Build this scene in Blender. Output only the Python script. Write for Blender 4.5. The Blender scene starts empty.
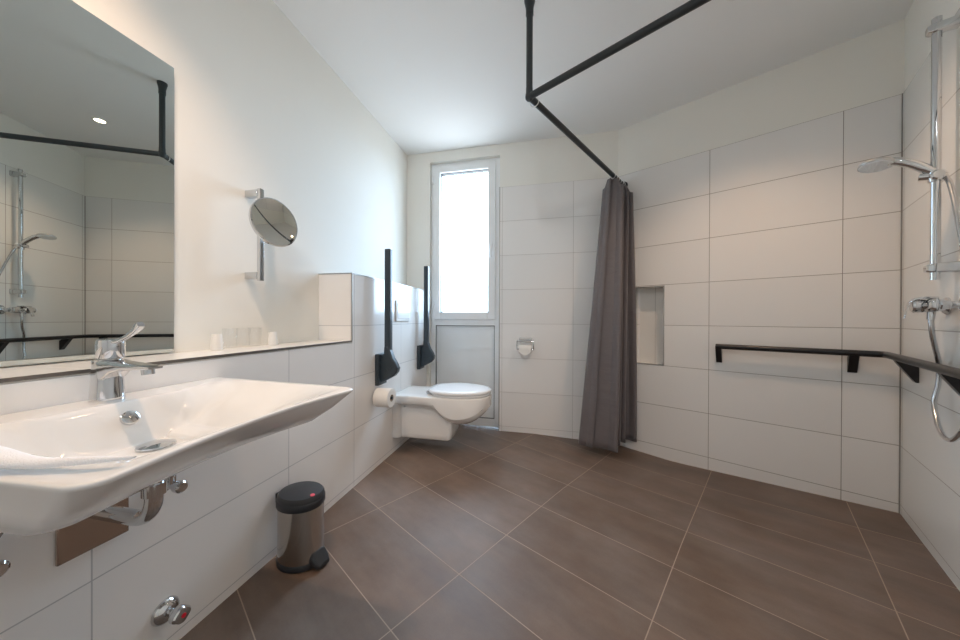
import bpy, bmesh, math, random
from math import sin, cos, pi, radians, sqrt, atan2
from mathutils import Vector, Matrix
random.seed(4)
C = bpy.context.scene.collection
CAM = 0.985
# ------------------------------------------------------------------ frames
# every wall has a frame: X = distance into the room, Y = along the wall, Z = up; origin on the wall plane
WALLS = {'A': (168.29363, 1.07793), 'W': (77.35320, 2.73647), 'B': (47.58548, 2.63805), 'R': (-41.03782, 0.57133),
         'K': (-101.7, 1.0), 'M': (166.8, 1.317), 'L': (167.46, 1.31807)}
def frame(w):
    ph, d = WALLS[w]; ph = radians(ph)
    n = Vector((cos(ph), sin(ph), 0))
    return Matrix.Translation(n * d) @ Matrix.Rotation(atan2(-n.y, -n.x), 4, 'Z')
def at(w, off, u, z=0.0, rz=0.0):
    return frame(w) @ Matrix.Translation((off, u, z)) @ Matrix.Rotation(rz, 4, 'Z')
ID = Matrix.Identity(4)
# ------------------------------------------------------------------ materials
MAT = {}
def new_mat(name):
    m = bpy.data.materials.new(name); m.use_nodes = True
    nt = m.node_tree; b = nt.nodes['Principled BSDF']; MAT[name] = m
    return m, nt, b
def plain(name, col, rough=.5, metal=0, noise=0, nscale=8, bump=0, spec=.5, coat=0, bscale=200):
    m, nt, b = new_mat(name)
    b.inputs['Base Color'].default_value = (*col, 1); b.inputs['Roughness'].default_value = rough
    b.inputs['Metallic'].default_value = metal; b.inputs['Specular IOR Level'].default_value = spec
    b.inputs['Coat Weight'].default_value = coat
    tc = nt.nodes.new('ShaderNodeTexCoord')
    if noise:
        n = nt.nodes.new('ShaderNodeTexNoise'); n.inputs['Scale'].default_value = nscale; n.inputs['Detail'].default_value = 5
        nt.links.new(tc.outputs['Object'], n.inputs['Vector'])
        mx = nt.nodes.new('ShaderNodeMix'); mx.data_type = 'RGBA'
        mx.inputs[6].default_value = (*[c * (1 - noise) for c in col], 1)
        mx.inputs[7].default_value = (*[min(1, c * (1 + noise)) for c in col], 1)
        nt.links.new(n.outputs['Fac'], mx.inputs[0]); nt.links.new(mx.outputs[2], b.inputs['Base Color'])
    if bump:
        n = nt.nodes.new('ShaderNodeTexNoise'); n.inputs['Scale'].default_value = bscale
        nt.links.new(tc.outputs['Object'], n.inputs['Vector'])
        bp = nt.nodes.new('ShaderNodeBump'); bp.inputs['Strength'].default_value = bump; bp.inputs['Distance'].default_value = .002
        nt.links.new(n.outputs['Fac'], bp.inputs['Height']); nt.links.new(bp.outputs['Normal'], b.inputs['Normal'])
    return m
def mathn(nt, op, a, b=None, clamp=False):
    n = nt.nodes.new('ShaderNodeMath'); n.operation = op; n.use_clamp = clamp
    for i, v in enumerate((a, b)):
        if v is None: continue
        if isinstance(v, (int, float)): n.inputs[i].default_value = v
        else: nt.links.new(v, n.inputs[i])
    return n.outputs[0]
def joint_mask(nt, coord, phase, period, width):
    """1 on the joint line, 0 elsewhere"""
    a = mathn(nt, 'SUBTRACT', coord, phase); a = mathn(nt, 'DIVIDE', a, period)
    f = mathn(nt, 'FRACT', mathn(nt, 'ADD', a, 100.5))
    d = mathn(nt, 'MULTIPLY', mathn(nt, 'ABSOLUTE', mathn(nt, 'SUBTRACT', f, .5)), period)
    return mathn(nt, 'LESS_THAN', d, width / 2), a
def tiled(name, col, grout, uphase, uper=.6, zphase=.044, zper=.3, w=.0032, rough=.16, axes=('Y', 'Z'), var=.02, floor=False):
    m, nt, b = new_mat(name)
    tc = nt.nodes.new('ShaderNodeTexCoord'); sp = nt.nodes.new('ShaderNodeSeparateXYZ')
    nt.links.new(tc.outputs['Object'], sp.inputs[0])
    m1, ia = joint_mask(nt, sp.outputs[axes[0]], uphase, uper, w)
    m2, ib = joint_mask(nt, sp.outputs[axes[1]], zphase, zper, w)
    msk = mathn(nt, 'MAXIMUM', m1, m2)
    # value per tile
    cx = nt.nodes.new('ShaderNodeCombineXYZ')
    nt.links.new(mathn(nt, 'FLOOR', ia), cx.inputs[0]); nt.links.new(mathn(nt, 'FLOOR', ib), cx.inputs[1])
    wn = nt.nodes.new('ShaderNodeTexWhiteNoise'); nt.links.new(cx.outputs[0], wn.inputs['Vector'])
    base = nt.nodes.new('ShaderNodeHueSaturation'); base.inputs['Color'].default_value = (*col, 1)
    val = mathn(nt, 'ADD', mathn(nt, 'MULTIPLY', wn.outputs['Value'], 2 * var), 1 - var)
    if floor:
        mp = nt.nodes.new('ShaderNodeMapping'); mp.inputs['Scale'].default_value = (4.5, 1.3, 1)
        nt.links.new(tc.outputs['Object'], mp.inputs[0])
        off = nt.nodes.new('ShaderNodeVectorMath'); off.operation = 'ADD'
        sc = nt.nodes.new('ShaderNodeVectorMath'); sc.operation = 'SCALE'; sc.inputs['Scale'].default_value = 7
        nt.links.new(wn.outputs['Color'], sc.inputs[0])
        nt.links.new(mp.outputs[0], off.inputs[0]); nt.links.new(sc.outputs[0], off.inputs[1])
        n1 = nt.nodes.new('ShaderNodeTexNoise'); n1.inputs['Scale'].default_value = 1.6; n1.inputs['Detail'].default_value = 8; n1.inputs['Roughness'].default_value = .62
        nt.links.new(off.outputs[0], n1.inputs['Vector'])
        val = mathn(nt, 'MULTIPLY', val, mathn(nt, 'ADD', mathn(nt, 'MULTIPLY', n1.outputs['Fac'], 1.1), .45))
        n2 = nt.nodes.new('ShaderNodeTexNoise'); n2.inputs['Scale'].default_value = 160; nt.links.new(tc.outputs['Object'], n2.inputs['Vector'])
        val = mathn(nt, 'MULTIPLY', val, mathn(nt, 'ADD', mathn(nt, 'MULTIPLY', n2.outputs['Fac'], .16), .92))
        rr = mathn(nt, 'ADD', mathn(nt, 'MULTIPLY', n1.outputs['Fac'], .25), rough - .1)
    if floor:
        n3 = nt.nodes.new('ShaderNodeTexNoise'); n3.inputs['Scale'].default_value = 2.6; n3.inputs['Detail'].default_value = 7; n3.inputs['Roughness'].default_value = .6
        nt.links.new(tc.outputs['Object'], n3.inputs['Vector'])
        nt.links.new(mathn(nt, 'ADD', mathn(nt, 'MULTIPLY', n3.outputs['Fac'], 1.3), .35), base.inputs['Saturation'])
        val = mathn(nt, 'MULTIPLY', val, mathn(nt, 'ADD', mathn(nt, 'MULTIPLY', n3.outputs['Fac'], -.7), 1.35))
    nt.links.new(val, base.inputs['Value'])
    mx = nt.nodes.new('ShaderNodeMix'); mx.data_type = 'RGBA'
    nt.links.new(msk, mx.inputs[0]); nt.links.new(base.outputs[0], mx.inputs[6]); mx.inputs[7].default_value = (*grout, 1)
    nt.links.new(mx.outputs[2], b.inputs['Base Color'])
    r = nt.nodes.new('ShaderNodeMix'); nt.links.new(msk, r.inputs[0]); r.inputs[3].default_value = .8
    if floor: nt.links.new(rr, r.inputs[2]); b.inputs['Specular IOR Level'].default_value = .38
    else: r.inputs[2].default_value = rough
    nt.links.new(r.outputs[0], b.inputs['Roughness'])
    bp = nt.nodes.new('ShaderNodeBump'); bp.inputs['Strength'].default_value = .5; bp.inputs['Distance'].default_value = .0015; bp.invert = True
    nt.links.new(msk, bp.inputs['Height']); nt.links.new(bp.outputs['Normal'], b.inputs['Normal'])
    return m
paint = plain('wall_paint', (.87, .855, .80), .75, noise=.012, nscale=3, bump=.12, bscale=260)
ceil_m = plain('ceiling_paint', (.88, .885, .88), .85, noise=.01, nscale=3, bump=.08)
TW = (.86, .845, .825)
tileA = tiled('tile_left', TW, (.50, .50, .50), .555, rough=.18)
tileC = tiled('tile_cistern', TW, (.50, .50, .50), 1.627, rough=.18)
tileW = tiled('tile_window', TW, (.58, .56, .53), .185, rough=.42)
tileB = tiled('tile_shower', TW, (.33, .30, .27), -.2915, rough=.22)
tileR = tiled('tile_right', (.86, .85, .815), (.33, .30, .27), -2.0, rough=.22)
tileL = tiled('tile_ledge', (.86, .84, .80), (.5, .48, .45), .555, zphase=5, zper=20, rough=.2)
floor_m = tiled('floor_tile', (.172, .127, .101), (.38, .30, .24), -.272, .6, 2.638 - .542, .2985, .0034, .48, axes=('Y', 'X'), var=.09, floor=True)
chrome = plain('chrome', (.66, .67, .68), .06, 1)
satin = plain('satin_steel', (.55, .55, .55), .28, 1, noise=.04)
steel = plain('bin_steel', (.55, .52, .49), .16, 1, noise=.03)
ceramic = plain('ceramic', (.84, .83, .81), .08, coat=.4)
seatpl = plain('seat_plastic', (.85, .86, .87), .15)
pvc = plain('window_pvc', (.88, .90, .91), .3)
panel_m = plain('panel_grey', (.84, .88, .90), .3, noise=.03)
gasket = plain('gasket', (.10, .11, .12), .5)
dark = plain('anthracite_nylon', (.034, .048, .060), .38, noise=.1)
black = plain('black_nylon', (.008, .008, .010), .3, noise=.1)
blackp = plain('black_plastic', (.022, .026, .032), .38, noise=.1)
rodm = plain('rail_charcoal', (.022, .028, .031), .42, noise=.1)
paper = plain('paper', (.86, .83, .78), .9, noise=.03, bump=.3)
card = plain('cardboard', (.42, .34, .27), .9)
towel_m = plain('towel', (.90, .91, .94), .95, bump=.6, bscale=500)
redm = plain('red_enamel', (.75, .02, .04), .3)
redh = plain('red_marker', (.8, .10, .15), .4)
whitepl = plain('white_plastic', (.82, .82, .80), .3)
frost = plain('milky_plastic', (.86, .84, .80), .35); 
jointm = plain('silicone_joint', (.30, .28, .26), .6)
trimm = plain('aluminium_trim', (.42, .41, .40), .35, .9)
trimd = plain('dark_metal_edge', (.16, .145, .13), .4, .6)
backing = plain('mirror_backing', (.25, .27, .28), .4)
plate_m = plain('chrome_brushed', (.50, .43, .38), .2, 1)
m, nt, b = new_mat('mirror_glass'); b.inputs['Base Color'].default_value = (.66, .71, .69, 1); b.inputs['Metallic'].default_value = 1; b.inputs['Roughness'].default_value = .0
mirror_m = m
m, nt, b = new_mat('magnifying_glass'); b.inputs['Base Color'].default_value = (.75, .75, .70, 1); b.inputs['Metallic'].default_value = 1; b.inputs['Roughness'].default_value = .01
mirror2_m = m
# thin clear glass (tumblers)
m = bpy.data.materials.new('tumbler_glass'); m.use_nodes = True; nt = m.node_tree; nt.nodes.clear()
o = nt.nodes.new('ShaderNodeOutputMaterial'); mx = nt.nodes.new('ShaderNodeMixShader'); tr = nt.nodes.new('ShaderNodeBsdfTransparent'); gl = nt.nodes.new('ShaderNodeBsdfGlossy'); fr = nt.nodes.new('ShaderNodeFresnel')
gl.inputs['Roughness'].default_value = .03; tr.inputs[0].default_value = (.992, .995, .995, 1); fr.inputs[0].default_value = 1.35
mx.inputs[0].default_value = .07; nt.links.new(tr.outputs[0], mx.inputs[1]); nt.links.new(gl.outputs[0], mx.inputs[2]); nt.links.new(mx.outputs[0], o.inputs[0])
glass_m = m
# window pane: obscured white glass, daylight passes, slightly reflective
m = bpy.data.materials.new('window_glass'); m.use_nodes = True; nt = m.node_tree; nt.nodes.clear()
o = nt.nodes.new('ShaderNodeOutputMaterial'); mx = nt.nodes.new('ShaderNodeMixShader'); tr = nt.nodes.new('ShaderNodeBsdfTransparent'); gl = nt.nodes.new('ShaderNodeBsdfGlossy')
gl.inputs['Roughness'].default_value = .02; mx.inputs[0].default_value = .05; tr.inputs[0].default_value = (.97, .99, 1, 1)
nt.links.new(tr.outputs[0], mx.inputs[1]); nt.links.new(gl.outputs[0], mx.inputs[2]); nt.links.new(mx.outputs[0], o.inputs[0]); pane_m = m
# lamp lens
m = bpy.data.materials.new('lamp_lens'); m.use_nodes = True; nt = m.node_tree; nt.nodes.clear()
o = nt.nodes.new('ShaderNodeOutputMaterial'); e = nt.nodes.new('ShaderNodeEmission'); e.inputs[0].default_value = (1, .80, .55, 1); e.inputs[1].default_value = 14
nt.links.new(e.outputs[0], o.inputs[0]); lens_m = m
# curtain cloth
m, nt, b = new_mat('curtain_cloth'); b.inputs['Roughness'].default_value = .55; b.inputs['Sheen Weight'].default_value = .25
b.inputs['Base Color'].default_value = (.145, .128, .132, 1)
tc = nt.nodes.new('ShaderNodeTexCoord'); wv = nt.nodes.new('ShaderNodeTexNoise'); wv.inputs['Scale'].default_value = 9; wv.inputs['Detail'].default_value = 6
mp = nt.nodes.new('ShaderNodeMapping'); mp.inputs['Scale'].default_value = (1, 1, 2.5)
nt.links.new(tc.outputs['Object'], mp.inputs[0]); nt.links.new(mp.outputs[0], wv.inputs['Vector'])
bp = nt.nodes.new('ShaderNodeBump'); bp.inputs['Strength'].default_value = .5; bp.inputs['Distance'].default_value = .012
nt.links.new(wv.outputs['Fac'], bp.inputs['Height']); nt.links.new(bp.outputs['Normal'], b.inputs['Normal']); cloth_m = m
# corrugated shower hose
m, nt, b = new_mat('shower_hose'); b.inputs['Base Color'].default_value = (.60, .61, .62, 1); b.inputs['Metallic'].default_value = 1; b.inputs['Roughness'].default_value = .2
hose_m = m
# ------------------------------------------------------------------ mesh building
class MB:
    def __init__(s): s.bm = bmesh.new()
    def box(s, x0, x1, y0, y1, z0, z1, mat=None):
        v = [s.bm.verts.new(p) for p in ((x0, y0, z0), (x1, y0, z0), (x1, y1, z0), (x0, y1, z0), (x0, y0, z1), (x1, y0, z1), (x1, y1, z1), (x0, y1, z1))]
        for f in ((0, 3, 2, 1), (4, 5, 6, 7), (0, 1, 5, 4), (1, 2, 6, 5), (2, 3, 7, 6), (3, 0, 4, 7)): s.bm.faces.new([v[i] for i in f])
        return s
    def rings(s, rs, cap0=True, cap1=True, closed=False):
        R = [[s.bm.verts.new(p) for p in r] for r in rs]; n = len(R[0])
        pairs = list(zip(R, R[1:])) + ([(R[-1], R[0])] if closed else [])
        for a, b in pairs:
            for i in range(n):
                j = (i + 1) % n; s.bm.faces.new((a[i], a[j], b[j], b[i]))
        if not closed:
            if cap0: s.bm.faces.new(R[0][::-1])
            if cap1: s.bm.faces.new(R[-1])
        return s
    def lathe(s, prof, org=(0, 0, 0), axis=(0, 0, 1), seg=32, cap0=True, cap1=True, sy=1.0):
        ax = Vector(axis).normalized(); q = ax.to_track_quat('Z', 'Y'); org = Vector(org); rs = []
        for r, h in prof:
            r = max(r, 1e-5); rs.append([org + q @ Vector((r * cos(2 * pi * i / seg), r * sy * sin(2 * pi * i / seg), h)) for i in range(seg)])
        return s.rings(rs, cap0, cap1)
    def cyl(s, p0, p1, r, r1=None, seg=28):
        p0 = Vector(p0); p1 = Vector(p1); return s.lathe([(r, 0), (r if r1 is None else r1, (p1 - p0).length)], p0, p1 - p0, seg)
    def tube(s, pts, r, seg=14, cap=True):
        P = [Vector(p) for p in pts]; rr = r if isinstance(r, (list, tuple)) else [r] * len(P); rs = []; up = None
        for i, p in enumerate(P):
            t = (P[min(i + 1, len(P) - 1)] - P[max(i - 1, 0)]).normalized()
            if up is None: up = t.orthogonal().normalized()
            up = (up - t * up.dot(t)).normalized(); sd = t.cross(up)
            a = rr[i]; ax, ay = a if isinstance(a, tuple) else (a, a)
            rs.append([p + up * ax * cos(2 * pi * k / seg) + sd * ay * sin(2 * pi * k / seg) for k in range(seg)])
        return s.rings(rs, cap, cap)
    def prism(s, poly, axis, a, b):
        """poly of 2D points in the plane normal to axis (x: (y,z), y: (x,z), z: (x,y)), from a to b"""
        def mk(p, h):
            return {'x': (h, p[0], p[1]), 'y': (p[0], h, p[1]), 'z': (p[0], p[1], h)}[axis]
        return s.rings([[mk(p, a) for p in poly], [mk(p, b) for p in poly]])
    def build(s, name, mat, parent=None, M=ID, smooth=True, bevel=0, seg=2, angle=35, label=None, solid=0, sub=0):
        bmesh.ops.recalc_face_normals(s.bm, faces=s.bm.faces[:])
        me = bpy.data.meshes.new(name); s.bm.to_mesh(me); s.bm.free()
        me.materials.append(mat)
        if smooth:
            for p in me.polygons: p.use_smooth = True
            me.set_sharp_from_angle(angle=radians(angle))
        o = bpy.data.objects.new(name, me); C.objects.link(o)
        if parent is not None: o.parent = parent
        else: o.matrix_world = M
        if sub:
            md = o.modifiers.new('sub', 'SUBSURF'); md.levels = sub; md.render_levels = sub
        if solid:
            md = o.modifiers.new('solid', 'SOLIDIFY'); md.thickness = solid; md.offset = 0
        if bevel:
            md = o.modifiers.new('bevel', 'BEVEL'); md.width = bevel; md.segments = seg; md.limit_method = 'ANGLE'; md.angle_limit = radians(40); md.harden_normals = False
        if label: o['label'] = label
        return o
def tag(o, label, cat, group=None):
    o['label'] = label; o['category'] = cat
    if group: o['group'] = group
    return o
def thing(name, label, cat, M, group=None):
    o = bpy.data.objects.new(name, None); C.objects.link(o); o.matrix_world = M; o.empty_display_size = .05
    return tag(o, label, cat, group)
def struct(o): o['kind'] = 'structure'; return o
def cr(pts, n=8):
    """Catmull-Rom"""
    P = [Vector(p) for p in pts]; P = [2 * P[0] - P[1]] + P + [2 * P[-1] - P[-2]]; out = []
    for i in range(1, len(P) - 2):
        for k in range(n):
            t = k / n; a, b, c, d = P[i - 1:i + 3]
            out.append(.5 * ((2 * b) + (c - a) * t + (2 * a - 5 * b + 4 * c - d) * t * t + (3 * b - 3 * c + d - a) * t ** 3))
    out.append(P[-2]); return out
def rrect(x0, x1, y0, y1, r, n=6):
    pts = []
    for cx, cy, a0 in ((x1 - r, y1 - r, 0), (x0 + r, y1 - r, pi / 2), (x0 + r, y0 + r, pi), (x1 - r, y0 + r, 1.5 * pi)):
        for k in range(n + 1): a = a0 + k / n * pi / 2; pts.append((cx + r * cos(a), cy + r * sin(a)))
    return pts
def sst(a, b, x):
    t = min(1, max(0, (x - a) / (b - a))); return t * t * (3 - 2 * t)

# ------------------------------------------------------------------ setting
CE = 2.525; TT = 2.144
# floor: level in the room, falling gently towards the shower corner
fb = frame('B'); FBI = fb.inverted(); bm = MB()
cen = fb @ Vector((0, -.5, 0))
def fh(x, y):
    d = sqrt((x - cen.x) ** 2 + (y - cen.y) ** 2)
    l = frame('A').inverted() @ Vector((x, y, 0))
    return -.050 * max(0, 1 - d / 1.05) + .012 * (1 - sst(0.0, .7, l.x))
N = 60; V = []
for i in range(N + 1):
    row = []
    for j in range(N + 1):
        x = -1.9 + 4.6 * i / N; y = -1.6 + 4.8 * j / N
        p = FBI @ Vector((x, y, fh(x, y))); row.append(bm.bm.verts.new(p))
    V.append(row)
for i in range(N):
    for j in range(N): bm.bm.faces.new((V[i][j], V[i + 1][j], V[i + 1][j + 1], V[i][j + 1]))
struct(bm.build('floor', floor_m, M=fb)).modifiers.new('thick', 'SOLIDIFY').thickness = .02
mb = MB(); mb.box(-1.9, 2.7, -1.6, 3.3, CE, CE + .1); struct(mb.build('ceiling', ceil_m, smooth=False))
FA, FW, FB, FR, FK = (frame(k) for k in 'AWBRK')
# left wall: upper painted plane behind, tiled front wall with ledge, cistern box
mb = MB(); mb.box(-.20, 0, -1.4, 3.0, -.1, CE); struct(mb.build('wall_left', paint, M=frame('L'), smooth=False))
mb = MB(); mb.box(-.30, 0, -1.4, 1.605, -.1, .848); struct(mb.build('wall_left_tiled', tileA, M=FA, smooth=False))
mb = MB(); mb.box(-.30, 0, 1.605, 2.80, -.1, 1.244); struct(mb.build('wall_left_cistern', tileC, M=FA, smooth=False, bevel=.001))
mb = MB(); mb.box(-.30, -.004, -1.4, 1.603, .848, .860); struct(mb.build('trim_1', tileL, M=FA, smooth=False))
mb = MB(); mb.box(-.004, .002, -1.4, 1.605, .852, .861); struct(mb.build('trim_2', trimd, M=FA, smooth=False, bevel=.0008))
mb = MB(); mb.box(-.006, .0022, 1.602, 1.609, .86, 1.247).box(-.006, .0022, 1.602, 2.76, 1.241, 1.247).box(-.28, -.004, 1.602, 1.609, 1.241, 1.247)
struct(mb.build('trim_3', trimm, M=FA, smooth=False))
# window wall
mb = MB(); mb.box(-.25, 0, -.44, .70, -.1, TT); struct(mb.build('wall_window_tiled', tileW, M=FW, smooth=False))
mb = MB(); mb.box(-.25, -.004, -1.6, -1.095, -.1, CE).box(-.25, -.004, -1.095, -.44, 2.432, CE).box(-.25, -.004, -.44, .70, TT, CE)
struct(mb.build('wall_window', paint, M=FW, smooth=False))
mb = MB(); mb.box(-.012, .003, -.443, -.436, 0, TT + .003); struct(mb.build('trim_4', trimm, M=FW, smooth=False))
# shower wall with a recess
n0, n1, m0, m1 = -.762, -.560, .642, 1.238
mb = MB(); mb.box(-.2, 0, -1.06, n0, -.1, TT).box(-.2, 0, n1, .66, -.1, TT).box(-.2, 0, n0, n1, -.1, m0).box(-.2, 0, n0, n1, m1, TT)
struct(mb.build('wall_shower_tiled', tileB, M=FB, smooth=False))
mb = MB(); mb.box(-.2, -.005, -1.06, .66, TT, CE); struct(mb.build('wall_shower', paint, M=FB, smooth=False))
mb = MB(); mb.box(-.12, -.105, n0 - .01, n1 + .01, m0 - .01, m1 + .01); struct(mb.build('wall_niche', tileL, M=FB, smooth=False))
mb = MB(); t = .006
mb.box(-.02, .002, n0, n0 + t, m0, m1).box(-.02, .002, n1 - t, n1, m0, m1).box(-.02, .002, n0, n1, m0, m0 + t).box(-.02, .002, n0, n1, m1 - t, m1)
struct(mb.build('trim_5', trimm, M=FB, smooth=False))
mb = MB(); mb.box(-.002, .0035, .5035, .5095, -.05, TT); struct(mb.build('trim_6', jointm, M=FB, smooth=False))
# right wall
mb = MB(); mb.box(-.2, 0, -2.79, 1.2, -.1, TT); struct(mb.build('wall_right_tiled', tileR, M=FR, smooth=False))
mb = MB(); mb.box(-.2, -.005, -2.79, 1.2, TT, CE); struct(mb.build('wall_right', paint, M=FR, smooth=False))
# rear wall with door (behind the camera)
mb = MB(); mb.box(-.15, 0, -2.3, 2.3, -.1, CE); struct(mb.build('wall_rear', paint, M=FK, smooth=False))

# ------------------------------------------------------------------ window
w0, w1, wz0, wz1 = -1.095, -.44, .012, 2.432
Wn = bpy.data.objects.new('window_1', None); C.objects.link(Wn); Wn.matrix_world = FW; Wn['kind'] = 'structure'
def ringbox(mb, x0, x1, a0, a1, b0, b1, t):
    tl, tr_, tb, tt = t
    mb.box(x0, x1, a0, a0 + tl, b0, b1).box(x0, x1, a1 - tr_, a1, b0, b1).box(x0, x1, a0 + tl, a1 - tr_, b0, b0 + tb).box(x0, x1, a0 + tl, a1 - tr_, b1 - tt, b1)
mb = MB(); ringbox(mb, -.115, -.045, w0, w1, wz0, wz1, (.032, .05, .075, .035)); mb.box(-.115, -.045, w0 + .032, w1 - .05, .925, .985); mb.box(-.115, -.045, w0 + .030, w0 + .048, .08, .93)
mb.build('window_frame', pvc, Wn, bevel=.002)
s0, s1, sz0, sz1 = w0 + .026, w1 - .044, .98, 2.402
mb = MB(); ringbox(mb, -.10, -.028, s0, s1, sz0, sz1, (.062, .066, .066, .060)); mb.build('window_sash', pvc, Wn, bevel=.003)
mb = MB(); ringbox(mb, -.10, -.052, s0 + .060, s1 - .064, sz0 + .064, sz1 - .058, (.007, .007, .007, .007)); mb.build('gasket', gasket, Wn)
mb = MB(); mb.box(-.080, -.074, s0 + .062, s1 - .066, sz0 + .066, sz1 - .06); mb.build('window_pane', pane_m, Wn, smooth=False)
mb = MB(); ringbox(mb, -.10, -.0450, w0 + .046, w1 - .049, .086, .926, (.005, .005, .005, .005)); mb.build('panel_gasket', gasket, Wn)
mb = MB(); mb.box(-.09, -.058, w0 + .050, w1 - .053, .09, .922); mb.build('lower_panel', panel_m, Wn, smooth=False)
mb = MB(); hy = s1 - .035; mb.box(-.03, -.020, hy - .014, hy + .014, 1.60, 1.675); mb.box(-.02, .004, hy - .008, hy + .008, 1.63, 1.648); mb.box(-.004, .010, hy - .011, hy + .011, 1.53, 1.652)
mb.build('window_handle', pvc, Wn, bevel=.003)
for z in (1.10, 2.28):
    mb = MB(); mb.cyl((-.026, s0 - .004, z - .035), (-.026, s0 - .004, z + .035), .008, seg=12); mb.build('hinge', pvc, Wn)

# ------------------------------------------------------------------ wall mirror over the basin
M_ = frame('M'); root = thing('wall_mirror', 'large frameless rectangular mirror on the wall above the washbasin', 'mirror', M_ @ Matrix.Translation((0, .55, .865)))
iu0, iu1 = -.32, .286
mb = MB(); mb.box(.0, .006, iu0, iu1, 0, 1.004); mb.build('mirror_glass', mirror_m, root, smooth=False)
mb = MB(); mb.box(-.0025, -.0005, iu0 + .001, iu1 + .001, -.001, 1.005); mb.build('backing', backing, root, smooth=False)

# ------------------------------------------------------------------ magnifying mirror
MG = at('A', -.2235, 1.16, 1.15)
root = thing('magnifying_mirror', 'round chrome magnifying mirror on a slim wall post beside the big mirror', 'mirror', MG)
mb = MB(); mb.box(.062, .080, -.010, .010, 0, .405); mb.build('post', chrome, root, bevel=.002)
for z in (.008, .370):
    mb = MB(); mb.box(0, .064, -.013, .013, z, z + .030); mb.build('wall_bracket', chrome, root, bevel=.002)
cm = Vector((.150, -.005, .250)); nrm = Vector((cos(radians(5)) * cos(radians(10.5)), -cos(radians(5)) * sin(radians(10.5)), sin(radians(5))))
mb = MB(); mb.cyl((.055, 0, .245), (.085, 0, .245), .018, seg=20); mb.tube([(.085, 0, .245), tuple(cm - nrm * .016)], .008); mb.cyl(cm - nrm * .022, cm - nrm * .008, .02)
mb.build('swivel_joint', chrome, root)
mb = MB(); mb.lathe([(.095, -.010), (.103, -.007), (.105, 0), (.104, .006), (.099, .007)], cm, nrm, 64, cap1=False); mb.build('mirror_housing', chrome, root)
prof = [(.099 * k / 12, .0065 - .0098 * (1 - (k / 12) ** 2)) for k in range(12, -1, -1)]
mb = MB(); mb.lathe(prof, cm, nrm, 64, cap0=False, cap1=False); mb.build('mirror_glass', mirror2_m, root)

# ------------------------------------------------------------------ things on the ledge
def tumbler(u, d, label):
    r = thing('drinking_glass', label, 'glass', at('A', d, u, .8605), 'drinking glasses on the ledge')
    mb = MB(); mb.lathe([(.001, .0), (.022, .0), (.0235, .004), (.0265, .083), (.0254, .083), (.0224, .010), (.001, .008)], seg=40); mb.build('bowl', glass_m, r)
tumbler(1.045, -.178, 'clear drinking glass on the ledge, the one nearest the big mirror')
tumbler(1.100, -.176, 'clear drinking glass on the ledge, standing between two others')
tumbler(1.155, -.174, 'clear drinking glass on the ledge, the one nearest the toilet')
for u, d, m, lab in ((.992, -.178, frost, 'small milky cup on the ledge beside the big mirror'), (1.232, -.160, whitepl, 'small white plastic cup on the ledge, on the toilet side of the glasses')):
    o = thing('cup', lab, 'cup', at('A', d, u, .8605), 'small cups at the ends of the row of glasses')
    mb = MB(); mb.lathe([(.001, 0), (.019, 0), (.020, .003), (.0155, .062), (.014, .062), (.0175, .006), (.001, .005)], seg=32); mb.build('cup_body', m, o)

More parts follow.
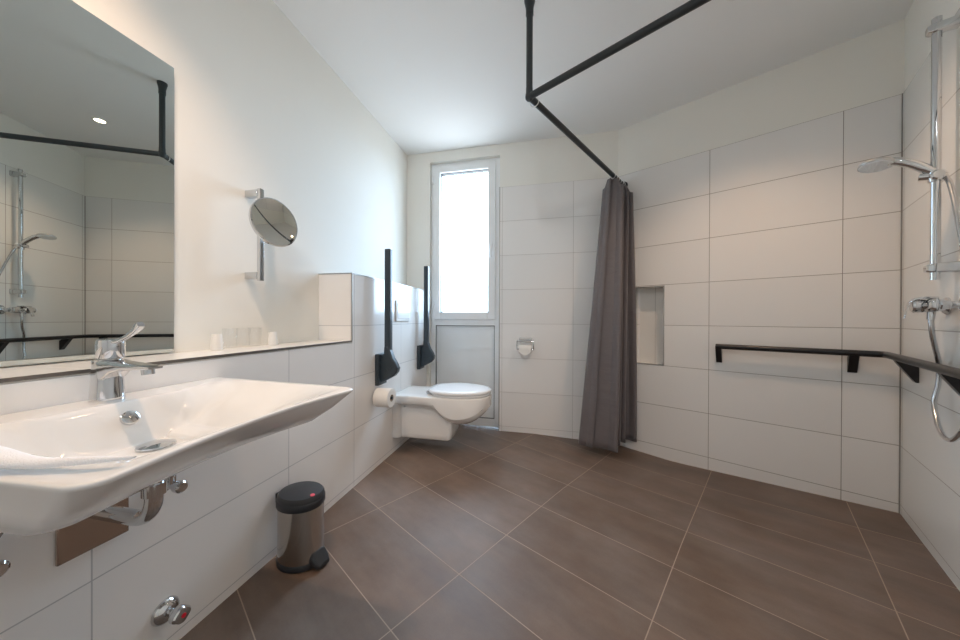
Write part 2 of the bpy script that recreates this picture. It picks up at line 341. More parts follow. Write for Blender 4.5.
# ------------------------------------------------------------------ washbasin
def basin():
    root = thing('washbasin', 'wide white ceramic washbasin with thin sloping sides fixed to the tiled wall', 'washbasin', at('A', .002, .545, .60))
    Z = .187; u0, u1, D = -.310, .310, .547
    def outline(i_side, i_front, r):     # slightly tapered rectangle, front corners rounded
        a, b, d = u0 + i_side, u1 - i_side, D - i_front
        pts = [(0, a + (b - a) * k / 10) for k in range(11)]
        pts += [((d - r) * k / 12, b) for k in range(1, 12)]
        pts += [(d - r + r * cos(pi / 2 - k / 8 * pi / 2), b - r + r * sin(pi / 2 - k / 8 * pi / 2)) for k in range(9)]
        pts += [(d - .030 * sin(pi * k / 16), b - r + (a - b + 2 * r) * k / 16) for k in range(1, 16)]
        pts += [(d - r + r * cos(-k / 8 * pi / 2), a + r + r * sin(-k / 8 * pi / 2)) for k in range(9)]
        pts += [((d - r) * (1 - k / 12), a) for k in range(1, 12)]
        return [(x, y - .044 * (x / D) * (1 if y > 0 else -.6) * min(1, abs(y) / .28)) for x, y in pts]
    mb = MB(); rs = []
    for si, fi, z, r in ((.0, 0, Z - .001, .03), (-.0008, -.0008, Z - .003, .03), (-.0006, -.0004, Z - .006, .03), (.001, .003, Z - .0095, .03), (.014, .055, Z - .052, .03), (.026, .108, Z - .088, .035), (.030, .114, Z - .0905, .04), (.045, .135, Z - .096, .045), (.14, .21, Z - .106, .06), (.20, .26, Z - .120, .05)):
        rs.append([(x, y, z) for x, y in outline(si, fi, r)])
    # top surface: rings shrinking towards the drain
    dc = Vector((.19, .01)); base = outline(.003, .003, .028)
    ucen = (u0 + u1) / 2
    def ztop(x, y):
        fr = sst(.100, .150, x); ff = min(1, max(0, (D - .034 - x) / .15))
        q = (u1 - .014 - .044 * x / D - y) / .22; fs = min(1, max(0, q)); fs = fs if fs < .8 else .8 + .2 * sst(0, 1, (fs - .8) / .4 if fs < 1 else 1)
        q = (y - u0 - .075) / .07; fl = sst(0, 1, q)
        return Z - .098 * fr * ff * min(1, fs * 1.02) * fl
    tops = []
    K = 70
    for k in range(K + 1):
        t = k / K
        ring = []
        for x, y in base:
            px = x + (dc.x - x) * t; py = y + (dc.y - y) * t
            if x == 0: px = dc.x * t
            ring.append((px, py, ztop(px, py) - (0 if k else .0)))
        tops.append(ring)
    tops[-1] = [(dc.x + (x - dc.x) * .02, dc.y + (y - dc.y) * .02, ztop(dc.x, dc.y)) for x, y in base]
    mb.rings(list(reversed(rs)) + tops)
    mb.build('bowl', ceramic, root, angle=60)
    # overflow ring and waste
    mb = MB(); c = Vector((.1225, .008, ztop(.1215, 0) + .001)); ax = Vector((1, 0, .5)).normalized()
    mb.lathe([(.0, .008), (.013, .008), (.0165, .006), (.017, .001), (.015, -.004)][::-1], c, ax, 32); mb.build('overflow_cap', chrome, root)
    mb = MB(); mb.lathe([(.031, .0), (.034, .003), (.033, .006), (.02, .010), (.0, .011)], (dc.x + .012, dc.y, ztop(dc.x, dc.y) + .0), (0, 0, 1), 36); mb.build('drain_cover', chrome, root)
    return root
basin()
# hand towel over the near rim
root_m = at('A', .0, .29, .788)
mb = MB(); rs = []
pathw = [(.12, -.02, .085, .012), (.20, -.026, .076, .013), (.28, -.026, .060, .013), (.35, -.022, .040, .011), (.42, -.012, .020, .008), (.47, -.004, .013, .007), (.515, .012, .009, .005), (.535, .030, .004, .002)]
pp = cr([(a, b, 0) for a, b, _, _ in pathw], 6); ww = cr([(c, d, 0) for _, _, c, d in pathw], 6)
for p, w in zip(pp, ww):
    ring = []
    for k in range(20):
        a = 2 * pi * k / 20; yy = w.x * (abs(cos(a)) ** .8) * (1 if cos(a) > 0 else -1); zz = w.y * sin(a) * (1 if sin(a) > 0 else .55)
        ring.append((p.x, p.y + yy * .62, .010 + zz + .002 * sin(p.x * 40) + (w.y - .008) * .5))
    rs.append(ring)
mb.rings(rs); tag(mb.build('hand_towel', towel_m, M=root_m), 'white folded hand towel lying on the near rim of the washbasin', 'towel')

# ------------------------------------------------------------------ basin faucet
root = thing('basin_faucet', 'chrome single-lever faucet standing on the rear deck of the washbasin', 'faucet', at('A', .052, .555, .786))
mb = MB(); mb.lathe([(.029, 0), (.030, .003), (.029, .010), (.0265, .05), (.0245, .100)], seg=36); mb.build('body', chrome, root)
rs = []
for x, hw, z0, z1 in ((-.018, .016, .060, .098), (0, .024, .050, .100), (.022, .023, .056, .099), (.04, .0215, .070, .097), (.07, .020, .077, .094), (.11, .019, .080, .091), (.140, .0175, .081, .089), (.150, .014, .082, .087)):
    rs.append([(x, a, b) for a, b in rrect(-hw, hw, z0, z1, min(.006, (z1 - z0) / 2.4), 4)])
mb = MB(); mb.rings(rs); mb.build('spout', chrome, root, angle=50)
mb = MB(); mb.cyl((.128, 0, .068), (.126, 0, .084), .0115); mb.build('aerator', chrome, root)
mb = MB(); mb.lathe([(.0225, .102), (.0235, .104), (.0245, .135), (.023, .146), (.019, .149), (.0, .150)], (.005, .003, 0), seg=36)
mb.build('lever_cap', chrome, root)
rs = []
for x, z, hw, th in ((-.006, .138, .009, .005), (.02, .140, .009, .005), (.045, .147, .006, .004), (.068, .157, .005, .004), (.086, .168, .006, .005), (.100, .180, .008, .006), (.105, .184, .007, .005)):
    rs.append([(x + (b - 0) * -.5, a, z + b) for a, b in rrect(-hw, hw, -th, th, .003, 3)])
mb = MB(); mb.rings(rs); mb.build('lever_handle', chrome, root, angle=50)

# ------------------------------------------------------------------ waste pipe and valves under the basin
root = thing('waste_trap', 'chrome waste pipe elbow running from under the washbasin into the wall', 'pipe', at('A', .0, .56, .49))
pts = [(.19, .0, .155), (.19, 0, .10)] + [(.135 + .055 * cos(a), 0, .078 - .055 * sin(a)) for a in [k / 10 * pi / 2 for k in range(11)]] + [(.06, 0, .023), (.0, 0, .023)]
mb = MB(); mb.tube(pts, .0165, 24); mb.build('pipe', chrome, root)
mb = MB(); mb.cyl((.19, 0, .085), (.19, 0, .112), .0215, seg=24); mb.build('pipe_nut', chrome, root)
mb = MB(); mb.box(.0005, .010, -.065, .060, -.065, .065); mb.build('wall_plate', plate_m, root, bevel=.003)
def stop_valve(u, z, lab):
    r = thing('angle_valve', lab, 'valve', at('A', .0, u, z), 'angle valves under the washbasin')
    mb = MB(); mb.lathe([(.026, .0005), (.026, .003), (.018, .009), (.011, .011)], (0, 0, 0), (1, 0, 0), 28); mb.build('rosette', chrome, r)
    mb = MB(); mb.cyl((.010, 0, 0), (.052, 0, 0), .0095); mb.cyl((.036, 0, 0), (.036, 0, .030), .008); mb.build('body', chrome, r)
    mb = MB(); mb.lathe([(.010, .050), (.0155, .053), (.0165, .060), (.0165, .070), (.012, .075), (0, .076)], (0, 0, 0), (1, 0, 0), 24); mb.build('knob', chrome, r)
    mb = MB(); mb.tube(cr([(.036, 0, .028), (.040, (.555 - u) * .2, .08), (.045, (.555 - u) * .5, .13)], 6), .005, 10); mb.build('supply_hose', hose_m, r)
stop_valve(.70, .505, 'chrome angle valve under the washbasin, on the far side of the waste pipe')
stop_valve(.392, .508, 'chrome angle valve under the washbasin at the left edge of the photo')
root = thing('shutoff_valve', 'round chrome shutoff valve with a red mark low on the tiled wall', 'valve', at('A', 0, .705, .135))
mb = MB(); mb.lathe([(.034, .0005), (.034, .004), (.030, .012), (.020, .020), (.012, .022)], (0, 0, 0), (1, 0, 0), 40); mb.build('rosette', chrome, root)
mb = MB(); mb.lathe([(.010, .018), (.010, .034), (.013, .036), (.013, .042)], (0, 0, 0), (1, 0, 0), 24); mb.build('stem', chrome, root)
rs = []
for h, r in ((.042, .014), (.046, .021), (.052, .023), (.062, .023), (.068, .019), (.070, .012)):
    rs.append([(h, r * (1 + .07 * cos(4 * a)) * cos(a), r * (1 + .07 * cos(4 * a)) * sin(a)) for a in [2 * pi * k / 40 for k in range(40)]])
mb = MB(); mb.rings(rs); mb.build('knob', chrome, root)
mb = MB(); mb.cyl((.0695, 0, 0), (.0715, 0, 0), .006, seg=20); mb.build('red_mark', redm, root, label='red mark')

# ------------------------------------------------------------------ pedal bin
root = thing('pedal_bin', 'small stainless steel pedal bin with black lid on the floor by the tiled wall', 'waste bin', at('A', .112, 1.098, .0125, radians(-8)) @ Matrix.Scale(1.07, 4))
def ov(rx, ry, z, n=48): return [(rx * cos(2 * pi * k / n), ry * sin(2 * pi * k / n), z) for k in range(n)]
mb = MB(); mb.rings([ov(.086, .072, 0), ov(.089, .075, .003), ov(.089, .075, .016), ov(.086, .072, .022)]); mb.build('base_ring', blackp, root)
mb = MB(); mb.rings([ov(.085, .071, .02), ov(.085, .071, .215)]); mb.build('bin_body', steel, root)
mb = MB(); mb.rings([ov(.088, .074, .213), ov(.0895, .0755, .216), ov(.0895, .0755, .236), ov(.087, .073, .240)]); mb.build('lid_rim', blackp, root)
mb = MB(); mb.rings([ov(.087, .073, .240), ov(.086, .072, .250), ov(.080, .066, .257), ov(.05, .04, .261), ov(.004, .003, .262)]); mb.build('lid', blackp, root)
mb = MB(); mb.box(-.098, -.080, -.030, .030, .205, .243); mb.build('lid_hinge', blackp, root, bevel=.004)
mb = MB(); mb.lathe([(.008, 0), (.008, .002), (.0, .003)], (.070, -.012, .2585), (.15, 0, 1), 20); mb.build('red_dot', redh, root, label='red dot')
rs = []
for x, hw, z0, z1 in ((.060, .030, .002, .060), (.088, .034, .001, .052), (.104, .030, .001, .030), (.116, .022, .003, .016)):
    rs.append([(x, a, b) for a, b in rrect(-hw, hw, z0, z1, min(hw, (z1 - z0) / 2) * .95, 6)])
mb = MB(); mb.rings(rs); mb.build('pedal', blackp, root)

# ------------------------------------------------------------------ toilet
TC = 2.25
root = thing('toilet', 'white wall-hung toilet with closed lid between the fold-up rails', 'toilet', at('A', .0, TC, 0))
def sec(x, hw, zt, zl, e=.0):
    half = [(0, zt), (hw * .5, zt), (hw * .9, zt), (hw - .003, zt - .003), (hw, zt - .012), (hw, zl + .035 if zt - zl > .06 else zl + .02), (hw * .985, zl + .012 + e * .03), (hw * .93, zl + .004 + e * .012), (hw * .78, zl), (hw * .5, zl - e * .012), (hw * .2, zl - e * .016), (0, zl - e * .016)]
    return [(x, y, z) for y, z in half] + [(x, -y, z) for y, z in half[1:-1][::-1]]
mb = MB(); zt = .436
secs = [sec(.001, .180, zt, .372), sec(.10, .179, zt, .372), sec(.22, .180, zt, .372), sec(.28, .181, zt, .370, .1), sec(.315, .182, zt, .352, .6), sec(.345, .183, zt, .318, 1.3), sec(.375, .183, zt, .290, 1.8), sec(.41, .183, zt, .270, 2), sec(.45, .182, zt, .258, 2.2)]
for x in (.49, .53, .57, .60, .63, .655, .675, .687, .6935):
    q = (x - .45) / .247; k = sqrt(max(0.001, 1 - q ** 2.3)); secs.append(sec(x, max(.183 * k, .03), zt - .003 * q, .258 + .105 * q ** 2.8, 2.2 * (1 - q ** 2)))
mb.rings(secs); mb.build('bowl', ceramic, root, angle=62)
mb = MB(); rs = []
for z, x1_, hw in ((.112, .405, .098), (.114, .415, .106), (.124, .424, .112), (.16, .430, .113), (.25, .436, .114), (.33, .43, .115), (.38, .42, .115)):
    rs.append([(x, y, z) for x, y in rrect(.001, x1_, -hw, hw, .03, 6)])
mb.rings(rs); mb.build('trap_housing', ceramic, root, angle=50)
mb = MB(); rs = []
for x, hw in ((.001, .156), (.028, .154), (.036, .148), (.05, .120)):
    rs.append([(x, a, b) for a, b in rrect(-hw, hw, .115, .42, .02, 4)])
mb.rings(rs); mb.build('wall_flange', ceramic, root, angle=50)
def egg(x0, x1, hw, z, n=48, flat=.06):
    pts = []; xm = x0 + (x1 - x0) * .42
    for k in range(n):
        a = 2 * pi * k / n; c, s_ = cos(a), sin(a)
        if c >= 0: x = xm + (x1 - xm) * c; e = 1.0
        else: x = xm + (xm - x0) * c * 1.0; e = .75
        pts.append((x, hw * (abs(s_) ** e) * (1 if s_ >= 0 else -1), z))
    return pts
mb = MB(); mb.rings([egg(.262, .690, .176, .437), egg(.258, .695, .180, .441), egg(.258, .695, .180, .448), egg(.262, .690, .176, .451)]); mb.build('seat', seatpl, root)
mb = MB(); mb.rings([egg(.240, .692, .180, .4535), egg(.236, .698, .184, .457), egg(.236, .698, .184, .466), egg(.242, .692, .179, .474), egg(.28, .67, .15, .4785), egg(.45, .5, .02, .480)]); mb.build('lid', seatpl, root, angle=50)
for y in (-.075, .075):
    mb = MB(); mb.cyl((.243, y - .02, .4485), (.243, y + .02, .4485), .010, seg=20); mb.build('hinge', chrome, root)
mb = MB(); mb.cyl((.075, -.118, .345), (.075, -.110, .345), .007, seg=16); mb.build('fixing_cap', satin, root)
# flush plate
mb = MB(); root = thing('flush_plate', 'white rectangular flush plate on the tiled cistern box above the toilet', 'flush plate', at('A', 0, 2.25, 1.045))
mb.box(.0005, .010, -.118, .118, -.078, .078); mb.build('plate', whitepl, root, bevel=.003)
mb = MB(); mb.box(.009, .013, -.100, .100, -.060, .060); mb.build('flush_button', seatpl, root, bevel=.002)

# ------------------------------------------------------------------ folding grab rails
def grab(u, lab, off=.064):
    r = thing('folding_grab_rail', lab, 'grab rail', at('A', 0, u, .55), 'fold-up grab rails beside the toilet')
    mb = MB(); mb.box(.0005, .026, -.060, .052, 0, .205); mb.build('wall_plate', dark, r, bevel=.004)
    poly = [(.018, .012), (.054, .028), (.113, .060), (.134, .085), (.140, .110), (.129, .137), (.102, .178), (.082, .235), (.066, .26), (.044, .255), (.040, .20), (.018, .195)]
    mb = MB(); mb.prism(poly, 'y', -.026, .026); mb.build('pivot_housing', dark, r, bevel=.010, seg=3)
    mb = MB(); mb.cyl((.085, -.030, .11), (.085, .030, .11), .018); mb.build('pivot_pin', dark, r, bevel=.003)
    rs = [[(x, y, z) for x, y in rrect(off - .020, off + .020, -.022, .022, .008, 4)] for z in (.22, .50, .893)]
    mb = MB(); mb.rings(rs); mb.build('grip_bar', dark, r, bevel=.004)
grab(1.91, 'dark fold-up grab rail standing upright, nearer the washbasin, above the toilet roll')
grab(2.59, 'dark fold-up grab rail standing upright on the window side of the toilet')
# toilet roll below the near rail
root = thing('toilet_roll', 'white toilet paper roll on a holder under the near grab rail', 'toilet roll', at('A', .020, 1.85, .478))
mb = MB(); N_ = 40
mb.rings([[(x, r * cos(2 * pi * k / N_), r * sin(2 * pi * k / N_)) for k in range(N_)] for x, r in ((.0, .022), (.0, .058), (.003, .060), (.097, .060), (.100, .058), (.100, .022))], closed=True); mb.build('paper', paper, root)
mb = MB(); mb.rings([[(x, r * cos(2 * pi * k / 24), r * sin(2 * pi * k / 24)) for k in range(24)] for x, r in ((.0005, .0225), (.101, .0225), (.101, .0205), (.0005, .0205))], closed=True); mb.build('cardboard_core', card, root)
root = thing('roll_holder', 'dark peg holding the toilet roll under the near grab rail', 'toilet roll holder', at('A', 0, 1.85, .478))
mb = MB(); mb.cyl((.014, 0, 0), (.125, 0, 0), .009, seg=20); mb.build('peg', dark, root)
mb = MB(); mb.cyl((.0005, 0, 0), (.015, 0, 0), .018, seg=24); mb.build('wall_flange', dark, root)

# spare roll holder on the window wall
root = thing('roll_dispenser', 'small chrome roll holder on the tiled wall between window and curtain', 'toilet roll holder', at('W', 0, -.208, .70))
mb = MB(); mb.tube(cr([(.006, -.066, .105), (.05, -.066, .104), (.062, -.066, .100)], 4), .005, 10); mb.cyl((.060, -.072, .100), (.060, .072, .100), .0055, seg=12); mb.tube([(.006, .066, .105), (.062, .066, .100)], .005, 10); mb.build('top_bar', chrome, root)
mb = MB(); mb.box(.0005, .008, -.055, .055, .085, .125); mb.build('wall_plate', chrome, root, bevel=.003)
mb = MB(); mb.cyl((.050, -.072, .030), (.050, .072, .030), .006, seg=16); mb.build('spindle', chrome, root)
for s in (-1, 1):
    mb = MB(); mb.tube(cr([(.060, s * .068, .100), (.062, s * .070, .065), (.050, s * .070, .030)], 4), .0045, 10); mb.build('side_arm', chrome, root)
root = thing('toilet_roll', 'nearly used toilet roll with pointed end on the chrome holder between window and curtain', 'toilet roll', at('W', .050, -.208, .730))
mb = MB(); mb.rings([[(r * cos(2 * pi * k / 32), y, r * sin(2 * pi * k / 32)) for k in range(32)] for y, r in ((-.050, .012), (-.050, .034), (.050, .034), (.050, .012))], closed=True); mb.build('paper', paper, root)
mb = MB(); mb.prism([(-.050, .0), (.050, .0), (.050, -.020), (.004, -.052), (-.004, -.052), (-.050, -.020)], 'x', .0345, .0352); mb.build('pointed_end', paper, root, smooth=False)

# ------------------------------------------------------------------ shower curtain rail
LC = Vector((.234, 1.517)); RZ = 2.058
cB = FB.inverted() @ Vector((LC.x, LC.y, RZ)); XL = cB.x; UL = cB.y           # corner in shower-wall frame
root = thing('curtain_rail', 'dark L-shaped shower curtain rail hung from the ceiling', 'curtain rail', at('B', XL, UL, RZ))
dR = (FR.inverted() @ Vector((LC.x, LC.y, RZ))).x
mb = MB(); mb.cyl((-XL + .001, 0, 0), (0, 0, 0), .0155); mb.build('rail_tube', rodm, root)
mb = MB(); mb.cyl((0, 0, 0), (0, dR / cos(radians(1.4)) - .004, 0), .0155); mb.build('rail_tube', rodm, root)
mb = MB(); mb.cyl((0, 0, 0), (0, 0, CE - RZ - .001), .0155); mb.build('ceiling_post', rodm, root)
mb = MB(); mb.lathe([(.0185, -.075), (.0185, -.045), (.021, -.030), (.026, -.010), (.026, -.0005)], (0, 0, CE - RZ), (0, 0, 1), 32); mb.build('ceiling_flange', rodm, root)
mb = MB(); mb.lathe([(0, -.021), (.012, -.018), (.0185, -.010), (.0195, 0), (.0185, .010), (.0165, .02), (.0165, .04)], (0, 0, 0), (0, 0, 1), 28); mb.build('corner_joint', rodm, root)
mb = MB(); mb.lathe([(.030, .0005), (.030, .006), (.02, .016), (.016, .022)], (-XL, 0, 0), (1, 0, 0), 28); mb.build('wall_flange', rodm, root)
# rings
def ring(x, lab, tilt=0, u=0, r=.021):
    o = MB(); P = [(0, r * cos(2 * pi * k / 24), r * sin(2 * pi * k / 24)) for k in range(24)]
    rs = []
    for k in range(24):
        a = 2 * pi * k / 24; c = Vector((0, cos(a), sin(a)))
        rs.append([tuple(c * r + (c * cos(b) + Vector((1, 0, 0)) * sin(b)) * .0022) for b in [2 * pi * j / 8 for j in range(8)]])
    o.rings(rs, closed=True)
    q = o.build('curtain_ring', whitepl, M=at('B', x, UL + u, RZ - .0045) @ Matrix.Rotation(tilt, 4, 'Z'))
    return tag(q, lab, 'curtain ring', 'curtain rings on the rail')
ring(XL - .045, 'single white curtain ring next to the corner of the rail', .3)
CX = [.035, .078, .12, .165, .208, .25]
for i, x in enumerate(CX):
    lab = 'white curtain ring inside the gathered curtain, behind the frontmost one'
    if i == 5: lab = 'white curtain ring at the front edge of the gathered curtain, farthest from the shower wall'
    ring(x, lab, .15 * sin(i * 2.3))
# curtain
def curtain():
    folds = 5; n = folds * 16; rows = 44
    mb = MB(); G = []
    for r in range(rows + 1):
        v = r / rows; z = 2.035 - v * (2.035 - .03)
        sp_ = sst(0, 1, v) * .5 + v * .5
        row = []
        for k in range(n + 1):
            t = k / n
            ph = 2 * pi * folds * t
            amp = (.072 + .050 * v) * (.78 + .22 * sin(3.1 * t * 2 + 1.3 + v)) * (1 if t < .9 else 1.0)
            s_ = sin(ph); s_ = (abs(s_) ** .75) * (1 if s_ > 0 else -1)
            x = .035 + (.225 + .15 * v) * t + .012 * sin(2 * ph) * (1 + .5 * v)
            u = UL - .006 + .001 * v + amp * s_ - .060 * v * t + .012 * v * sin(5 * t * pi + v * 2)
            if u > UL: u += (.055 - .02 * v) * (u - UL) / .1 * .4
            zt_ = 2.040 - .062 * sst(.62, .80, abs(s_)) - .008 * abs(s_); zz = zt_ - v * (zt_ - .048)
            # keep clear of both walls
            P = FB @ Vector((x, u, zz)); w = FW.inverted() @ P
            if w.x < .015: P = FW @ Vector((.015, w.y, w.z))
            row.append(P)
        G.append(row)
    M = at('B', .15, UL, .03); Mi = M.inverted()
    V = [[mb.bm.verts.new(Mi @ p) for p in row] for row in G]
    for a in range(rows):
        for k in range(n): mb.bm.faces.new((V[a][k], V[a][k + 1], V[a + 1][k + 1], V[a + 1][k]))
    o = mb.build('shower_curtain', cloth_m, M=M, angle=180, solid=.0015)
    tag(o, 'grey shower curtain gathered in folds at the end of the rail', 'shower curtain')
curtain()

# ------------------------------------------------------------------ corner grab rail in the shower
ob = .06; zb_ = .811
root = thing('shower_grab_rail', 'long black grab rail running round the shower corner', 'grab rail', FB @ Matrix.Translation((0, .1, .70)))
RI = root.matrix_world.inverted()
def PB(off, u, z): return RI @ (FB @ Vector((off, u, z)))
def PR(off, u, z): return RI @ (FR @ Vector((off, u, z)))
# corner of the two offset lines
nB = Vector((cos(radians(WALLS['B'][0])), sin(radians(WALLS['B'][0])))); nR = Vector((cos(radians(WALLS['R'][0])), sin(radians(WALLS['R'][0]))))
def meet(o1, o2):
    a, b, c, d = nB.x, nB.y, nR.x, nR.y; e, f = WALLS['B'][1] - o1, WALLS['R'][1] - o2; D = a * d - b * c
    return Vector(((e * d - b * f) / D, (a * f - e * c) / D, 0))
mc = meet(ob, ob); uc = (FB.inverted() @ mc).y; ur = (FR.inverted() @ mc).y
rc = .035; pts = [PB(ob, -.248, zb_), PB(ob, uc - rc, zb_)]
for k in range(1, 8):
    a = k / 8; P0 = PB(ob, uc - rc, zb_); P1 = PB(ob, uc, zb_); P2 = PR(ob, ur + rc, zb_); pts.append(P0 * (1 - a) ** 2 + P1 * 2 * a * (1 - a) + P2 * a * a)
pts += [PR(ob, ur + rc, zb_), PR(ob, -1.60, zb_)]
mb = MB(); mb.tube(pts, .0165, 20); mb.build('grip_bar', black, root)
def bracket(Pf, u, w=.019, zlow=.700):
    prof = [(.0005, zlow), (.0005, zb_ - .03), (ob - .004, zb_ + .010), (ob + .014, zb_ - .002), (ob + .006, zb_ - .020), (.010, zlow)]
    mb = MB(); mb.rings([[tuple(Pf(x, uu, z)) for x, z in prof] for uu in (u - w, u + w)]); mb.build('support', black, root, bevel=.003)
bracket(PB, -.234, .016); bracket(PB, .345, .018); bracket(PR, -2.405); bracket(PR, -1.93)
# ------------------------------------------------------------------ shower riser rail
US = -2.04
root = thing('shower_rail', 'vertical chrome riser rail with brackets on the right shower wall', 'shower rail', at('R', 0, US, 1.14))
mb = MB(); mb.cyl((.050, 0, 0), (.050, 0, .995), .0125); mb.build('riser_pole', chrome, root)
for z in (.045, .955):
    rs = []
    for x, hw, hh in ((.0005, .018, .020), (.02, .016, .018), (.047, .017, .017), (.066, .017, .016), (.073, .014, .013)):
        rs.append([(x, a, z + b) for a, b in rrect(-hw, hw, -hh, hh, .006, 4)])
    mb = MB(); mb.rings(rs); mb.build('wall_bracket', chrome, root, angle=50)
mb = MB(); mb.cyl((.050, 0, .375), (.050, 0, .414), .019); mb.tube([(.050, 0, .396), (.088, -.004, .402)], .013, 16); mb.lathe([(.019, 0), (.019, .010), (.014, .014)], (.05, .016, .394), (0, 1, 0), 24)
mb.build('slider', chrome, root)
# hand shower
root = thing('hand_shower', 'chrome hand shower with a round spray head held on the riser rail', 'hand shower', at('R', .080, US - .002, 1.545))
pa = cr([(-.052, .004, -.014), (-.020, .002, .012), (.012, 0, .044), (.042, -.004, .068), (.070, -.008, .082), (.092, -.010, .088)], 5)
mb = MB(); mb.tube(pa, [.0115 + .0050 * min(1, i / 8) - .003 * max(0, (i - 16) / 10) for i in range(len(pa))], 20); mb.build('handle', chrome, root)
hc = Vector((.112, -.012, .082)); hn = Vector((.10, .16, -1)).normalized()
mb = MB(); mb.lathe([(.012, -.017), (.030, -.015), (.046, -.008), (.050, 0), (.049, .006)], hc, hn, 44); mb.build('spray_head', satin, root)
mb = MB(); mb.lathe([(.0465, .005), (.0455, .0085), (0, .0088)], hc, hn, 44)
for rr_, cnt in ((.012, 6), (.024, 12), (.036, 18)):
    q = hn.to_track_quat('Z', 'Y')
    for k in range(cnt):
        a = 2 * pi * k / cnt; p0 = hc + q @ Vector((rr_ * cos(a), rr_ * sin(a), .0085)); mb.cyl(p0, p0 + hn * .003, .0018, seg=8)
mb.build('spray_face', panel_m, root)
# hose
Mh = at('R', .05, -1.9, .56); Mhi = Mh.inverted()
hp = [(.030, US + .004, 1.530), (.024, US + .028, 1.480), (.026, US + .085, 1.360), (.030, US + .15, 1.20), (.030, US + .205, 1.0), (.026, US + .235, .81), (.042, US + .225, .66), (.055, US + .175, .580), (.052, US + .07, .577), (.042, US - .03, .66), (.029, US - .045, .74), (.027, US - .048, .815), (.036, US - .036, .86), (.050, US - .010, .91), (.057, US, .955), (.058, US, .99)]
mb = MB(); pl = [Mhi @ (FR @ p) for p in cr(hp, 12)]
mb.tube(pl, .0072, 14); tag(mb.build('shower_hose', hose_m, M=Mh), 'chrome shower hose looping from the mixer up to the hand shower', 'hose')
# mixer
root = thing('shower_mixer', 'chrome lever mixer tap low on the right shower wall above the grab rail', 'shower mixer', at('R', 0, US, 1.042))
mb = MB(); mb.lathe([(.014, -.078), (.022, -.074), (.0245, -.05), (.026, 0), (.0245, .05), (.022, .074), (.014, .078)], (.060, 0, 0), (0, 1, 0), 32); mb.cyl((.058, 0, 0), (.058, 0, -.052), .011)
mb.build('mixer_body', chrome, root)
for s in (-1, 1):
    mb = MB(); mb.lathe([(.034, .0005), (.034, .004), (.024, .014), (.014, .018)], (0, s * .075, 0), (1, 0, 0), 32); mb.build('rosette', chrome, root)
    mb = MB(); mb.cyl((.015, s * .075, 0), (.040, s * .072, 0), .0125); mb.lathe([(.017, 0), (.0175, .003), (.0175, .019), (.015, .022)], (.036, s * .072, 0), (1, 0, 0), 6); mb.build('union_nut', chrome, root)
mb = MB(); mb.lathe([(.024, 0), (.025, .012), (.0235, .016), (.0265, .018), (.0265, .030), (.022, .036), (0, .037)], (.068, 0, 0), (1, 0, 0), 32); mb.build('cartridge_cap', chrome, root)
rs = []
for x, z, hw, th in ((.045, .029, .020, .004), (.075, .031, .022, .004), (.098, .027, .020, .004), (.110, .012, .015, .0036), (.116, -.014, .012, .0034), (.122, -.048, .010, .003)):
    rs.append([(x + b * (0 if x < .12 else 1), a, z + b * (1 if x < .12 else .3)) for a, b in rrect(-hw, hw, -th, th, .002, 3)])
mb = MB(); mb.rings(rs); mb.build('lever', chrome, root, angle=50)

# ------------------------------------------------------------------ ceiling downlights
def downlight(x, y, lab, power, size, blend, col=(1, .80, .60), aim=None):
    r = thing('ceiling_downlight', lab, 'ceiling light', Matrix.Translation((x, y, CE)), 'round ceiling downlights')
    mb = MB(); mb.rings([[(rr_ * cos(2 * pi * k / 40), rr_ * sin(2 * pi * k / 40), z) for k in range(40)] for rr_, z in ((.030, -.0005), (.044, -.0005), (.044, -.004), (.040, -.007), (.031, -.005))], closed=True); mb.build('trim_ring', whitepl, r)
    mb = MB(); mb.cyl((0, 0, -.004), (0, 0, -.0005), .0295, seg=32); mb.build('lamp_lens', lens_m, r)
    L = bpy.data.lights.new('lamp', 'SPOT'); L.energy = power; L.color = col; L.spot_size = radians(size); L.spot_blend = blend; L.shadow_soft_size = .025
    lo = bpy.data.objects.new('lamp', L); C.objects.link(lo); lo.parent = r; lo.location = (0, 0, -.035)
    if aim: L.shadow_soft_size = .14; lo.rotation_euler = (Vector(aim) - Vector((x, y, CE - .035))).to_track_quat('-Z', 'Y').to_euler()
downlight(1.20, 1.475, 'round recessed ceiling downlight over the shower, seen in the big mirror', 29, 118, .8, (1, .66, .42))
downlight(-.70, .62, 'round recessed ceiling downlight above the washbasin', 52, 112, .8, (1, .67, .45))
downlight(.0, -.25, 'added fill light behind the camera, unseen, built as a ceiling downlight', 10, 165, .6, (.80, .90, 1))  # added weak general fill from behind the camera, not a known fixture
downlight(-.35, -.55, 'added fill spot at the back of the room, unseen, aimed at the window wall', 70, 74, 1, (1, .96, .94), (-.25, 2.7, .75))  # unseen spot added to brighten the window wall and lower panel

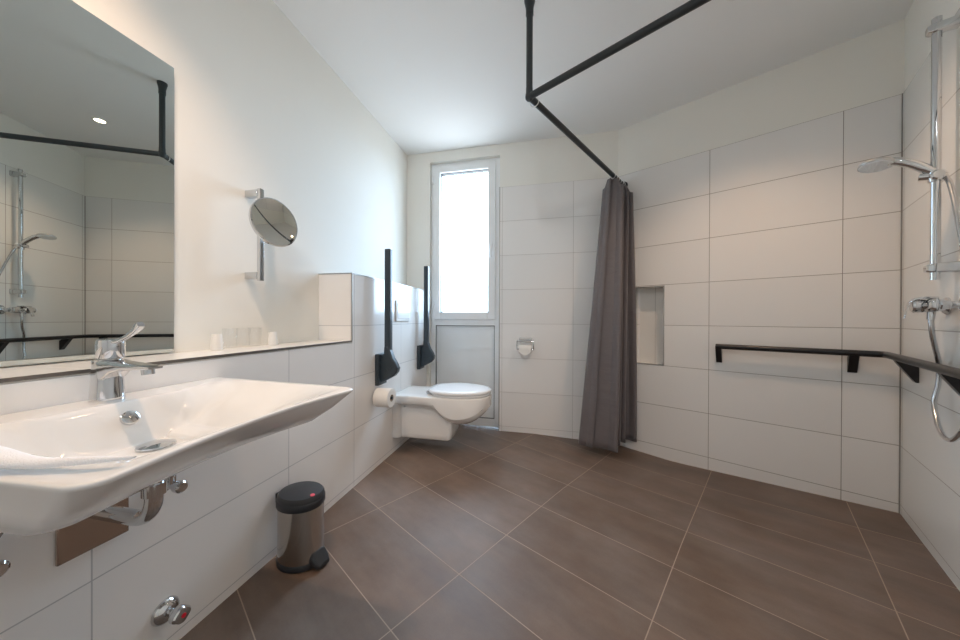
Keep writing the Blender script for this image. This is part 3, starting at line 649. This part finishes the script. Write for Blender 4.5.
# ------------------------------------------------------------------ daylight
w = bpy.data.worlds.new('sky'); bpy.context.scene.world = w; w.use_nodes = True; nt = w.node_tree; bg = nt.nodes['Background']
tc = nt.nodes.new('ShaderNodeTexCoord'); sp3 = nt.nodes.new('ShaderNodeSeparateXYZ'); rp = nt.nodes.new('ShaderNodeValToRGB')
nt.links.new(tc.outputs['Generated'], sp3.inputs[0]); nt.links.new(mathn(nt, 'ADD', mathn(nt, 'MULTIPLY', sp3.outputs[2], .5), .5), rp.inputs[0])
rp.color_ramp.elements[0].position = .46; rp.color_ramp.elements[0].color = (.26, .28, .30, 1)      # ground outside
rp.color_ramp.elements[1].position = .52; rp.color_ramp.elements[1].color = (.58, .78, 1, 1)          # bright overcast sky
nt.links.new(rp.outputs[0], bg.inputs['Color']); bg.inputs['Strength'].default_value = 21
L = bpy.data.lights.new('window_portal', 'AREA'); L.shape = 'RECTANGLE'; L.size = 1.40; L.size_y = .52; L.cycles.is_portal = True
lo = bpy.data.objects.new('window_portal', L); C.objects.link(lo)
lo.matrix_world = at('W', -.13, -.777, 1.70) @ Matrix(((0, 0, -1, 0), (0, 1, 0, 0), (1, 0, 0, 0), (0, 0, 0, 1)))

# ------------------------------------------------------------------ camera
cam = bpy.data.cameras.new('camera'); co = bpy.data.objects.new('camera', cam); C.objects.link(co)
cam.sensor_width = 36; cam.lens = 313.8825 / 960 * 36; cam.clip_start = .01
pt_, ro = radians(-.17527), radians(.20423)
cp, sp_ = cos(pt_), sin(pt_); c, s = cos(ro), sin(ro)
right = Vector((c, -sp_ * s, cp * s)); up = Vector((-s, -sp_ * c, cp * c)); fwd = Vector((0, cp, sp_))
m = Matrix.Identity(4)
for i in range(3): m[i][0] = right[i]; m[i][1] = up[i]; m[i][2] = -fwd[i]
m[2][3] = CAM; co.matrix_world = m
S = bpy.context.scene; S.camera = co
S.view_settings.view_transform = 'Standard'; S.view_settings.look = 'None'; S.view_settings.gamma = 1; S.view_settings.use_curve_mapping = False
S.view_settings.exposure = 0.09
S.cycles.use_denoising = True
S.cycles.transparent_max_bounces = 48; S.cycles.max_bounces = 14; S.cycles.diffuse_bounces = 8; S.cycles.glossy_bounces = 6; S.cycles.transmission_bounces = 10; S.cycles.sample_clamp_indirect = 6
